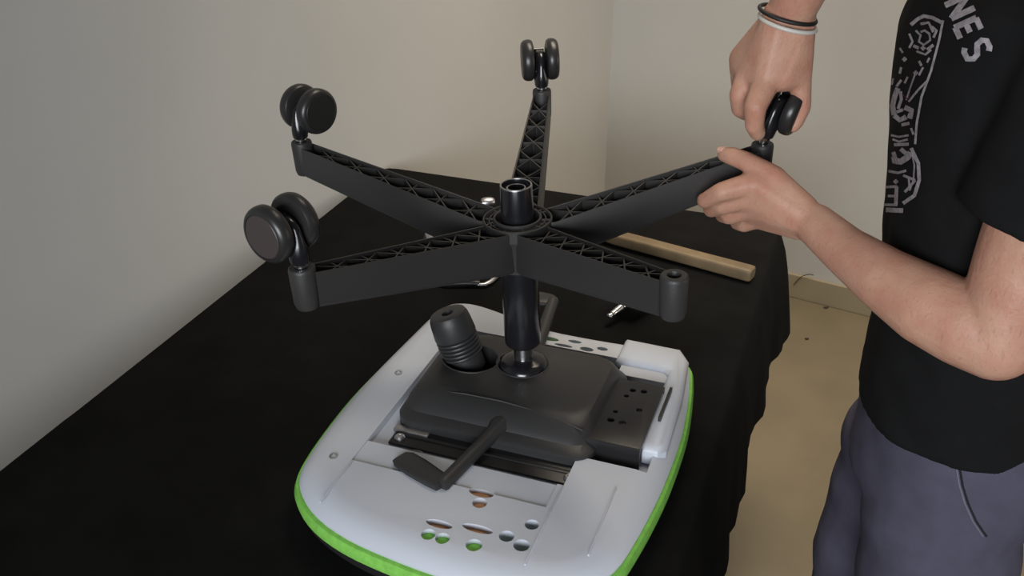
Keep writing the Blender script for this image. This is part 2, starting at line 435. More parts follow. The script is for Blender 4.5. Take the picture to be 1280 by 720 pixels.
# plate and brackets
bm = bmesh.new(); box(bm, (-.508, .918, SZ-.011), (-.240, 1.20, SZ-.008), bev=.001); box(bm, (-.500, .936, SZ-.009), (-.25, .942, .826), bev=.0008)
pl = obj('mounting_plate', bm, MT['blackmetal'], cover, I4)
bm = bmesh.new(); box(bm, (-.512, .942, .8225), (-.462, .9535, .8275), bev=.0008); box(bm, (-.462, .9485, .821), (-.26, .9525, .8228), bev=.0003)
tag(obj('plate_edge', bm, MT['steel'], cover, I4), 'bare steel edge of the plate')
for x, y in ((-.497, .931), (-.262, .929)):
    bm = bmesh.new(); lathe(bm, [(.0072, SZ-.008), (.0072, SZ-.0065), (.005, SZ-.004), (.0025, SZ-.004), (.002, SZ-.0055)], 18, M4.Translation((x, y, 0)))
    obj('screw', bm, MT['steel'], cover, I4)
for x, y in ((-.462, .903),):
    bm = bmesh.new(); lathe(bm, [(.012, SZ-.012), (.012, SZ-.007), (.008, SZ-.005), (.006, SZ-.009)], 20, M4.Translation((x, y, 0)))
    obj('washer', bm, MT['steel'], cover, I4)
# backrest bracket with holes
bm = bmesh.new(); box(bm, (-.268, .985, .846), (-.186, 1.128, .849), bev=.0008)
cu = bmesh.new()
for x, y, r in ((-.226, 1.108, .0045), (-.211, 1.110, .0045), (-.231, 1.092, .0035), (-.207, 1.066, .0042), (-.236, 1.052, .0035), (-.237, 1.032, .0050), (-.221, 1.031, .0050)):
    cyl(cu, x, y, r, .83, .87, 16)
bm = cut(bm, cu)
box(bm, (-.268, .983, .812), (-.186, .9865, .8488)); box(bm, (-.268, 1.1265, .812), (-.186, 1.130, .8488))
obj('backrest_bracket', bm, MT['blackmetal'], cover, I4, angle=30)
bm = bmesh.new(); box(bm, (-.180, 1.06, SZ-.020), (-.176, 1.135, .848), bev=.0008)
obj('bracket_tab', bm, MT['blackmetal'], cover, I4)
# levers
def lever(A, B, C2, w, th):
    bm = bmesh.new(); d = (V(B)-V(A)).normalized()
    lathe(bm, [(.0145, 0), (.0145, .012), (.0105, .020), (.0095, .05), (.0095, (V(B)-V(A)).length-.006), (.0100, (V(B)-V(A)).length), (.0082, (V(B)-V(A)).length+.004)], 20, frame_to(A, B))
    lv = obj('lever', bm, MT['cover'], cover, I4)
    bm = bmesh.new(); a = V(B); b = V(C2); e = (b-a).normalized(); s = V((0, 0, 1)).cross(e).normalized(); up = e.cross(s)
    rings = []
    for k, (tt, ww, hh) in enumerate(((-.008, .5, .6), (0, .85, .9), (.2, 1, 1), (.6, 1.15, .85), (.9, 1.1, .6), (1, .8, .35))):
        c = a.lerp(b, tt)
        rings.append([c + s*w*ww*.5*(abs(cos(q))**.7*(1 if cos(q) > 0 else -1)) + up*th*hh*.5*(abs(sin(q))**.7*(1 if sin(q) > 0 else -1)) for q in [2*pi*i/20 for i in range(20)]])
    loft(bm, rings)
    obj('paddle', bm, MT['cover'], lv, I4)
lever((-.372, .985, .841), (-.400, .852, .836), (-.474, .884, .834), .030, .013)
lever((-.384, 1.150, .842), (-.404, 1.300, .852), (-.452, 1.296, .854), .034, .013)

# --- gas column
bm = bmesh.new()
lathe(bm, [(.0225, -.1885), (.0245, -.1865), (.0252, -.183), (.0250, -.05), (.0235, -.045), (.0215, .0), (.0207, .046), (.0200, .048), (.0185, .048), (.0180, .042), (.0125, .041), (.0120, .044), (.0105, .044), (.0100, .03)], 48)
gc = obj('gas_column', bm, MT['gloss'], chair, BASE)
bm = bmesh.new(); ringband(bm, [(.0202, .0475), (.0207, .0472), (.0205, .0487), (.0188, .0487), (.0186, .0475)], 48); ringband(bm, [(.0124, .0432), (.0124, .0446), (.0108, .0446), (.0108, .0432)], 40)
tag(obj('rim_ring', bm, MT['steel'], gc, BASE), 'bright worn rims at the top of the column')
bm = bmesh.new(); lathe(bm, [(.0138, -.226), (.0138, -.187)], 40)
tag(obj('piston', bm, MT['chrome'], gc, BASE), 'bare steel piston rod')

# --- five-star base
bm = bmesh.new()
ringband(bm, [(.0425, -.014), (.0455, -.014), (.0455, .0015), (.0445, .0025), (.0432, .0025), (.0425, .0015)], 60)
ringband(bm, [(.0285, -.030), (.0318, -.030), (.0318, .003), (.031, .004), (.0293, .004), (.0285, .003)], 60)
ringband(bm, [(.0360, -.012), (.0375, -.012), (.0375, .0005), (.0360, .0005)], 60)
for i in range(10):
    a = YAW+pi/5*(i+.5); beam(bm, (.031*cos(a), .031*sin(a), .0005), (.044*cos(a), .044*sin(a), .0005), .003, .012)
lathe(bm, [(.030, -.064), (.0385, -.062), (.0415, -.020), (.0450, -.0145), (.0450, -.013), (.030, -.013)], 60)
hub = obj('star_base_hub', bm, MT['nylon'], chair, BASE)
def wd(r): return .0235+(.0135-.0235)*(r-.04)/.27
def zt(r): return 0+.058*max(0, (r-.045))/.265
def zb(r): return -.063+.084*(r-.02)/.31
TIPM = {}
for i, k in enumerate('EDCBA'):
    a = YAW+i*2*pi/5
    AM = BASE @ M4.Rotation(a, 4, 'Z'); TIPM[k] = AM @ M4.Translation((RT, 0, HT))
    bm = bmesh.new()
    st = [.024, .045, .08, .12, .16, .20, .24, .28, .322]
    for s in (1, -1):
        rg = []
        for r in st:
            w = wd(r) if r > .03 else .020
            zz = zt(r); lo_ = zb(r); t_ = .0028
            # rounded lip, slightly drafted wall
            rg.append([(r, s*(w-.003), lo_), (r, s*(w+.0008), lo_+.003), (r, s*w, zz-.0015), (r, s*(w-.0012), zz), (r, s*(w-t_+.0004), zz-.0004), (r, s*(w-t_-.0006), lo_+.002)])
        loft(bm, rg)
    rg = []
    for r in st:
        w = wd(r) if r > .03 else .020; lo_ = zb(r)
        rg.append([(r, -w+.002, lo_-.0004), (r, w-.002, lo_-.0004), (r, w-.002, lo_+.003), (r, -w+.002, lo_+.003)])
    loft(bm, rg)
    arm = obj('base_arm', bm, MT['nylon'], hub, AM, angle=40)
    bm = bmesh.new(); r0, r1, n = .048, .306, 6
    for c in range(n):
        ra, rb = r0+(r1-r0)*c/n, r0+(r1-r0)*(c+1)/n; rm = (ra+rb)/2
        e = .0035
        for (p, q) in (((ra, -1), (rb, 1)), ((ra, 1), (rb, -1)), ((rm, -1), (rm, 1))):
            beam(bm, (p[0], p[1]*(wd(p[0])-.002), zt(p[0])-e), (q[0], q[1]*(wd(q[0])-.002), zt(q[0])-e), .0017, .020)
    o_ = obj('rib_lattice', bm, MT['nylon'], hub, AM, smooth=False); o_['kind'] = 'stuff'
    # socket
    bm = bmesh.new(); h0 = zb(.318)-.001
    prof = [(.0080, h0), (.0120, h0+.002), (.0138, h0+.008), (.0146, HT-.004), (.0140, HT-.001), (.0130, HT), (.0075, HT), (.0070, HT-.001), (.0068, HT-.022)]
    lathe(bm, prof, 32, M4.Translation((RT, 0, 0)))
    obj('caster_socket', bm, MT['nylon'], hub, AM)

def caster(parent, W, capm, caplabel=None, label=None, group=None):
    """twin wheel caster: origin where the stem leaves the socket, z away from the socket, trail along +y, axle along x"""
    bm = bmesh.new()
    rings = []
    def oval(cx, cy, z, rx, ry): return [V((cx+rx*cos(2*pi*i/28), cy+ry*sin(2*pi*i/28), z)) for i in range(28)]
    rings = [oval(0, 0, .0045, .0085, .0085), oval(0, 0, .006, .0102, .0102), oval(0, .0005, .012, .0110, .0115), oval(0, .002, .019, .0112, .0128), oval(0, .006, .027, .0100, .0155), oval(0, .011, .036, .0088, .0185), oval(0, .014, .045, .0085, .019), oval(0, .016, .052, .0080, .015), oval(0, .0165, .0555, .006, .009)]
    loft(bm, rings)
    lathe(bm, [(.0055, -.0165), (.0055, .0165)], 20, M4.Translation((0, .020, .041)) @ M4.Rotation(pi/2, 4, 'Y'))
    # curved hood between the wheels
    hr = []
    for j in range(13 if parent else 18):
        a = R(-62+15*j)
        c = V((0, .020, .041)); d = V((0, sin(a), -cos(a)))  # sweeping from below round the front
        rr = .0255; wv = .0085; th = .0016
        hr.append([c+d*rr+V((-wv, 0, 0)), c+d*rr+V((wv, 0, 0)), c+d*(rr-th)+V((wv, 0, 0)), c+d*(rr-th)+V((-wv, 0, 0))])
    loft(bm, hr)
    body = obj('caster' if parent else 'caster_body', bm, MT['gloss'], parent, W) if parent else None
    if not parent:
        root = empty('caster', (0, 0, 0), label, 'caster', group, world=W)
        body = obj('caster_fork', bm, MT['gloss'], root, W); top = root
    else: top = body
    for s in (-1, 1):
        bm = bmesh.new()
        X = M4.Translation((s*.0095, .020, .041)) @ M4.Rotation(s*pi/2, 4, 'Y')
        prof = [(.008, 0), (.020, .0005), (.024, 0), (.0290, .0015), (.0312, .0045), (.0316, .0085), (.0312, .0125), (.0298, .0158), (.0272, .0182), (.0250, .0188), (.0246, .0178), (.0242, .0178)]
        lathe(bm, prof, 48, X)
        wh = obj('wheel', bm, MT['rubber'], top, W)
        bm = bmesh.new(); lathe(bm, [(.0240, .0172), (.0240, .0182), (.0232, .0188), (.012, .0190), (.004, .0192)], 40, X)
        cpo = obj('hub_cap', bm, capm, wh if not parent else top, W)
        if caplabel: cpo['label'] = caplabel
    bm = bmesh.new(); lathe(bm, [(.0052, -.024 if parent is None else -.006), (.0052, .001), (.0078, .0012), (.0078, .0042), (.0060, .0050)], 24)
    tag(obj('stem', bm, MT['chrome'], top, W), 'bright metal stem collar')
    return top
RZ = lambda a: M4.Rotation(a, 4, 'Z')
def tipframe(k, a): # base-aligned frame at the tip
    i = 'EDCBA'.index(k); th = YAW+i*2*pi/5
    return BASE @ M4.Translation((RT*cos(th), RT*sin(th), HT)) @ RZ(a)
caster(chair, tipframe('A', R(55)), MT['cap'], 'brownish grey hub cap')
caster(chair, tipframe('B', R(-42)), MT['cap2'])
caster(chair, tipframe('C', R(4)), MT['cap2'])
caster(None, tipframe('D', R(-32)) @ M4.Rotation(R(15), 4, 'Y') @ M4.Translation((0, 0, .006)), MT['cap2'], label='glossy black twin caster being pulled from the base between the fingers')
# removed caster lying on the cloth, stem towards the camera
c0 = V((-.306, 1.480, TZ+.0335)); tip = V((-.337, 1.412, TZ+.020))
zc = (c0-tip).normalized(); xa = V((0, 0, 1)).cross(zc).normalized(); xa = (xa*.35+V((0, 0, 1))*.0+xa*.65).normalized(); ya = zc.cross(xa)
LW = M4.Translation(tip+zc*.030) @ M4((( xa.x, ya.x, zc.x, 0), (xa.y, ya.y, zc.y, 0), (xa.z, ya.z, zc.z, 0), (0, 0, 0, 1)))
lc = caster(None, LW, MT['cap2'], label='removed black caster lying on the black cloth, ribbed chrome stem showing')
bm = bmesh.new()
lathe(bm, [(.0035, -.034), (.0052, -.0325), (.0052, -.029), (.0038, -.028), (.0038, -.025), (.0056, -.024), (.0056, -.020), (.0042, -.019), (.0042, -.016), (.0060, -.015), (.0060, .001)], 24)
obj('stem_ribs', bm, MT['steel'], lc, LW)

# ---------------------------------------------------------------- tools on the cloth
TT = TZ+.0020
a = V((-.438, 1.722, TT+.0165)); b = V((-.130, 1.656, TT+.0140))
ml = empty('mallet', (a.x, a.y, TT), 'mallet with a flat pale wooden handle lying on the black cloth', 'mallet')
F = frame_to(a, b); L = (b-a).length
bm = bmesh.new(); rg = []
xl = F.to_3x3().inverted() @ V((0, 0, 1))
ang = math.atan2(xl.y, xl.x)
for tt, w, h in ((0, .0105, .009), (.012, .0125, .0105), (.03, .0145, .0118), (.10, .0150, .0122), (.20, .0150, .0122), (.285, .0155, .0125), (L-.006, .0155, .0125), (L-.002, .0148, .0118), (L, .0130, .0100)):
    ring = []
    for i in range(28):
        q = 2*pi*i/28; cx = abs(cos(q))**.45*(1 if cos(q) > 0 else -1)*h; cy = abs(sin(q))**.45*(1 if sin(q) > 0 else -1)*w
        ring.append(F @ V((cx*cos(ang)-cy*sin(ang), cx*sin(ang)+cy*cos(ang), tt)))
    rg.append(ring)
loft(bm, rg); obj('handle', bm, MT['oak'], ml, I4)
d = (b-a).normalized(); sd = V((-d.y, d.x, 0)).normalized(); hc = a-d*.022; hc.z = TT+.027
bm = bmesh.new(); lathe(bm, [(.0225, 0), (.0262, .003), (.0265, .085), (.0225, .088)], 32, frame_to(hc-sd*.044, hc+sd*.044))
obj('head', bm, MT['rubber'], ml, I4)
# pliers: pale pointed jaw, dark joint, curved bright handle
P = lambda u, v, z=.006: (lambda o, dd: o+dd*((TT+z-o.z)/dd.z))(camo.location.copy(), (px(u, v, 1)-camo.location))
pc = P(560, 352)
pr_ = empty('pliers', (pc.x, pc.y, TT), 'steel pliers with pointed jaw lying under the front left base arm', 'pliers')
bm = bmesh.new()
tube(bm, [P(513, 356), P(520, 355), P(531, 354), P(543, 353), P(552, 353)], [.0012, .0028, .0052, .0064, .0066], 12)
obj('jaw', bm, MT['steel'], pr_, I4)
bm = bmesh.new(); tube(bm, [P(502, 359, .004), P(508, 359, .004), P(513, 358.5, .004)], [.001, .0028, .0012], 10)
obj('jaw_tip', bm, MT['steel'], pr_, I4)
bm = bmesh.new(); tube(bm, [P(551, 353), P(560, 354), P(575, 354), P(590, 354), P(600, 355)], [.0068, .010, .0085, .008, .006], 14)
obj('joint', bm, MT['blackmetal'], pr_, I4)
bm = bmesh.new(); tube(bm, [P(597, 356), P(606, 356), P(614, 352), P(620, 346), P(625, 342)], [.0030, .0042, .0046, .0056, .0040], 12)
tube(bm, [P(592, 346), P(600, 346), P(609, 344)], [.0018, .0026, .0018], 8)
obj('handle', bm, MT['steel'], pr_, I4)
# two shiny loose pieces
for (u, v, label, ln, r) in ((543, 298, 'shiny domed steel piece peeping over the front left base arm', .032, .0165), (610, 253, 'small dull chromed knob on the cloth left of the column top', .026, .0115)):
    c = P(u, v, r); e = (V(c)-V(camo.location)); e.z = 0; e = V((e.y, -e.x, 0)).normalized(); e = (e+V((0, .25, 0))).normalized()
    bm = bmesh.new(); lathe(bm, [(r*.35, -ln*.62), (r*.75, -ln*.55), (r*.98, -ln*.3), (r, 0), (r*.96, ln*.3), (r*.7, ln*.52), (r*.3, ln*.58)], 24, frame_to(c, c+e))
    tag(obj('steel_cap', bm, MT['steel'], None, I4), label, 'metal cap')

# ---------------------------------------------------------------- the person
ppl = empty('person', g(.607, 1.11, 0), 'person in black printed t-shirt and grey trousers pulling a caster off the chair base', 'person')
SK = []
def J(u, v, d, r): return (px(u, v, d), r)
PHI = R(-14); PC = (.607, 1.11)
def body(fw, side, z):  # fw forwards (facing), side towards the person's left
    return g(PC[0]-fw*cos(PHI)+side*sin(PHI), PC[1]-fw*sin(PHI)-side*cos(PHI), z)
bm = bmesh.new()
Lsh = body(.0, .185, 1.375); Rsh = body(.0, -.185, 1.385)
# left arm (near)
chain(bm, [(Lsh, .056), J(1278, 330, 1.035, .049), J(1245, 425, 1.065, .0445), J(1205, 405, 1.083, .0475), J(1160, 382, 1.105, .0455), J(1108, 350, 1.14, .0375), J(1058, 314, 1.185, .0300), J(1020, 281, 1.222, .0262)], 3)
chain(bm, [J(1023, 283, 1.215, .0235), J(1017, 279, 1.236, .0235)])
# left hand
LWR = J(1012, 275, 1.225, .023)
mc = [J(944, 229, 1.243, .0165), J(937, 245, 1.256, .0165), J(938, 260, 1.272, .0155), J(947, 273, 1.288, .0140)]
hull(bm, [LWR, J(1004, 280, 1.245, .020), mc[0], mc[1]]); hull(bm, [LWR, J(1004, 282, 1.250, .020), mc[1], mc[2]]); hull(bm, [J(1004, 281, 1.245, .021), mc[2], mc[3]])
chain(bm, [mc[0], J(901, 240, 1.247, .0128), J(881, 251, 1.268, .0108), J(880, 249, 1.290, .0092)])
chain(bm, [mc[1], J(903, 257, 1.268, .0128), J(889, 262, 1.292, .0110), J(889, 253, 1.315, .0094)])
chain(bm, [mc[2], J(912, 270, 1.292, .0120), J(903, 269, 1.318, .0104), J(905, 256, 1.338, .0090)])
chain(bm, [mc[3], J(930, 281, 1.308, .0106), J(921, 279, 1.328, .0094), J(919, 266, 1.345, .0082)])
hull(bm, [J(1003, 262, 1.228, .021), J(968, 224, 1.236, .0165), J(950, 232, 1.246, .014)])
chain(bm, [J(968, 223, 1.236, .0165), J(933, 202, 1.250, .0132), J(915, 195, 1.262, .0122), J(905, 193, 1.272, .0098)])
# right arm (raised, comes down from the top of the frame)
Relb = g(.40, 1.15, 1.585)
RWR = J(985, 22, 1.215, .029)
chain(bm, [(Rsh, .055), (Rsh.lerp(Relb, .5), .048), (Relb, .042), (Relb.lerp(RWR[0], .3), .042), (Relb.lerp(RWR[0], .65), .0345), RWR], 3)
chain(bm, [J(977, 24, 1.215, .0265), J(994, 24, 1.215, .0265)])
rmc = [J(957, 103, 1.236, .0185), J(938, 92, 1.258, .0180), J(927, 82, 1.282, .0165), J(925, 72, 1.304, .0150)]
hull(bm, [J(975, 30, 1.215, .026), J(992, 30, 1.215, .026), rmc[0], rmc[1]]); hull(bm, [J(975, 30, 1.22, .026), rmc[1], rmc[2], rmc[3]])
hull(bm, [J(996, 32, 1.215, .024), J(976, 94, 1.236, .022), J(999, 96, 1.242, .0165)])
chain(bm, [rmc[0], J(944, 134, 1.228, .0148), J(943, 156, 1.243, .0126), J(947, 166, 1.256, .0108)])
chain(bm, [rmc[1], J(924, 118, 1.262, .0135), J(925, 136, 1.282, .0118), J(933, 142, 1.298, .0100)])
chain(bm, [rmc[2], J(926, 112, 1.305, .0125), J(938, 131, 1.325, .0108), J(949, 134, 1.332, .0092)])
chain(bm, [rmc[3], J(931, 99, 1.328, .0112), J(944, 115, 1.340, .0098), J(955, 118, 1.338, .0084)])
chain(bm, [J(998, 88, 1.240, .0170), J(1001, 112, 1.248, .0140), J(1002, 134, 1.258, .0124), J(996, 151, 1.266, .0100), J(992, 158, 1.268, .0085)])
# trunk inside the shirt, neck, head
hull(bm, [(body(0, .08, 1.0), .07), (body(0, -.08, 1.0), .07), (body(0, .10, 1.30), .07), (body(0, -.10, 1.30), .07)], 3)
chain(bm, [(Lsh, .05), (body(0, 0, 1.40), .065), (Rsh, .05)], 3)
chain(bm, [(body(-.01, 0, 1.38), .062), (body(.02, 0, 1.53), .056)], 3)
HC = body(.04, 0, 1.635)
chain(bm, [(HC+V((0, 0, .02)), .092), (body(.085, 0, 1.575), .055)], 3)
chain(bm, [(body(.015, 0, 1.665), .088), (body(.045, 0, 1.66), .086)], 3)
chain(bm, [(body(.136, 0, 1.645), .008), (body(.152, 0, 1.612), .012)])           # nose
chain(bm, [(body(.132, .014, 1.578), .007), (body(.132, -.014, 1.578), .007)])    # mouth
for s in (1, -1):
    chain(bm, [(body(.030, s*.092, 1.655), .013), (body(.036, s*.090, 1.618), .010)])   # ears
    chain(bm, [(body(.118, s*.018, 1.672), .010), (body(.104, s*.045, 1.672), .010)])   # brows
bm = remesh(bm, .0027, 7, .5)
bo = obj('body', bm, MT['skin'], ppl, I4, angle=180)
for s in (1, -1):
    bm = bmesh.new(); bmesh.ops.create_uvsphere(bm, u_segments=16, v_segments=10, radius=.0125, matrix=M4.Translation(body(.116, s*.032, 1.648)))
    obj('eye', bm, MT['bandw'], ppl, I4)
bm = bmesh.new()
chain(bm, [(body(.0, 0, 1.695), .098), (body(.045, 0, 1.695), .088)], 3); chain(bm, [(body(-.03, 0, 1.62), .078), (body(-.01, 0, 1.68), .09)], 3)
bm = remesh(bm, .006, 4)
for v in bm.verts: v.co += v.normal*.006*noise.noise(v.co*60)
obj('hair', bm, MT['hair'], ppl, I4, angle=180)
# fingernails
def nail(tipj, prev, r, up):
    a = V(tipj); dn = (a-V(prev)).normalized(); up = (V(up)-a); up = (up-dn*up.dot(dn)).normalized(); s = dn.cross(up)
    bm = bmesh.new(); rg = []
    c = a+up*(r*.80)+dn*r*.15
    for tt in (-.55, -.3, 0, .35, .6):
        w = r*.62*(1 if -.5 < tt < .5 else .75)
        rg.append([c+dn*r*tt*1.5+s*w*x+up*(r*.16*(1-x*x)-abs(tt)*r*.22) for x in (-1, -.5, 0, .5, 1)]+[c+dn*r*tt*1.5+s*w*x-up*r*.5 for x in (1, 0, -1)])
    loft(bm, rg); obj('fingernail', bm, MT['nail'], ppl, I4)
nail(px(907, 193, 1.270), px(933, 202, 1.250), .0098, px(903, 178, 1.262))
# wrist bands
wc = px(984, 21, 1.212)
for (dv, m, rr, nm, lb) in ((-4, MT['bandb'], .0026, 'wristband', 'black cord wristband'), (6, MT['bandw'], .0027, 'wristband', 'off-white wristband')):
    bm = bmesh.new(); A = px(950, 14+dv, 1.21); B = px(1019, 30+dv, 1.21); cc = (A+B)/2; ux = (B-A)/2
    away = (px(985, 20, 1.25)-px(985, 20, 1.21)).normalized()+V((0, 0, .25)); away = (away-ux.normalized()*away.dot(ux.normalized())).normalized()
    tube(bm, [cc+ux*1.015*cos(2*pi*i/40)+away*.0325*sin(2*pi*i/40) for i in range(40)], rr, 10, closed=True)
    tag(obj(nm, bm, m, ppl, I4), lb)

# shirt
def ell(z, a, b, fw=0, n=72, p=2.3, sc=1):
    P_ = []
    for i in range(n):
        q = 2*pi*i/n; c, s = cos(q), sin(q)
        P_.append(body(fw+a*sc*abs(c)**(2/p)*(1 if c > 0 else -1), b*sc*abs(s)**(2/p)*(1 if s > 0 else -1), z))
    return P_
bm = bmesh.new()
loft(bm, [ell(.850, .126, .178), ell(.90, .124, .178), ell(1.0, .120, .172, .006), ell(1.12, .122, .175, .018), ell(1.24, .127, .183, .030), ell(1.33, .126, .188, .036), ell(1.39, .112, .183, .034), ell(1.425, .085, .14, .015), ell(1.455, .060, .075)])
armdir = (px(1278, 330, 1.035)-Lsh).normalized()
slv_end = px(1281, 274, 1.026)
rcone(bm, Lsh+V((0, 0, -.005)), .070, Lsh.lerp(slv_end, .5), .069, 3)
F_ = frame_to(Lsh, slv_end); L_ = (slv_end-Lsh).length
lathe(bm, [(.060, .0), (.069, .02), (.070, L_*.5), (.0715, L_)], 48, F_)
rse = Rsh.lerp(Relb, .55)
chain(bm, [(Rsh, .068), (rse, .066)], 3)
chain(bm, [(Lsh, .062), (body(0, 0, 1.40), .06), (Rsh, .062)], 3)
bm = remesh(bm, .006, 8, .5)
bm.normal_update()
for v in bm.verts:
    c = v.co
    d = noise.noise(V((c.x*9, c.y*9, c.z*4)))*.007 + noise.noise(V((c.x*20+c.z*14, c.y*20, c.z*12)))*.0035
    v.co += v.normal*d
bmesh.ops.recalc_face_normals(bm, faces=bm.faces)
SB = BVHTree.FromBMesh(bm)
shirt = obj('t_shirt', bm, MT['shirt'], ppl, I4, angle=180)

# trousers
bm = bmesh.new()
loft(bm, [ell(.72, .120, .174, -.004), ell(.80, .121, .176, -.004), ell(.90, .114, .168), ell(.98, .108, .162)])
for s in (1, -1):
    f_ = .045 if s < 0 else 0
    chain(bm, [(body(-.02, s*.080, .82), .102), (body(.004+f_*.4, s*.088, .70), .102), (body(-.01+f_*.4, s*.088, .66), .104), (body(.01+f_, s*.095, .46), .078), (body(-.01+f_, s*.098, .10), .062)], 3)
bm = remesh(bm, .007, 8, .5)
for v in bm.verts:
    c = v.co; v.co += v.normal*(noise.noise(V((c.x*7+c.z*6, c.y*7, c.z*9)))*.007+noise.noise(c*22)*.002)
bmesh.ops.recalc_face_normals(bm, faces=bm.faces)
TB = BVHTree.FromBMesh(bm)
obj('trousers', bm, MT['denim'], ppl, I4, angle=180)
for s in (1, -1):
    f_ = .045 if s < 0 else 0
    bm = bmesh.new(); chain(bm, [(body(-.05+f_, s*.098, .04), .040), (body(.08+f_, s*.102, .036), .038), (body(.14+f_, s*.104, .032), .030)], 3)
    bm = remesh(bm, .006, 4)
    for v in bm.verts: v.co.z = max(v.co.z, .001)
    obj('shoe', bm, MT['shoe'], ppl, I4, angle=180)
def on(tree, th, z, off=.0012):
    """point of the garment at bearing th (0 forwards, + to the person's left) and height z"""
    o = body(0, 0, z); d = (body(cos(th), sin(th), z)-o).normalized()
    h = tree.ray_cast(o+d*.5, -d)
    p = h[0] if h[0] else o+d*.15
    return p+d*off
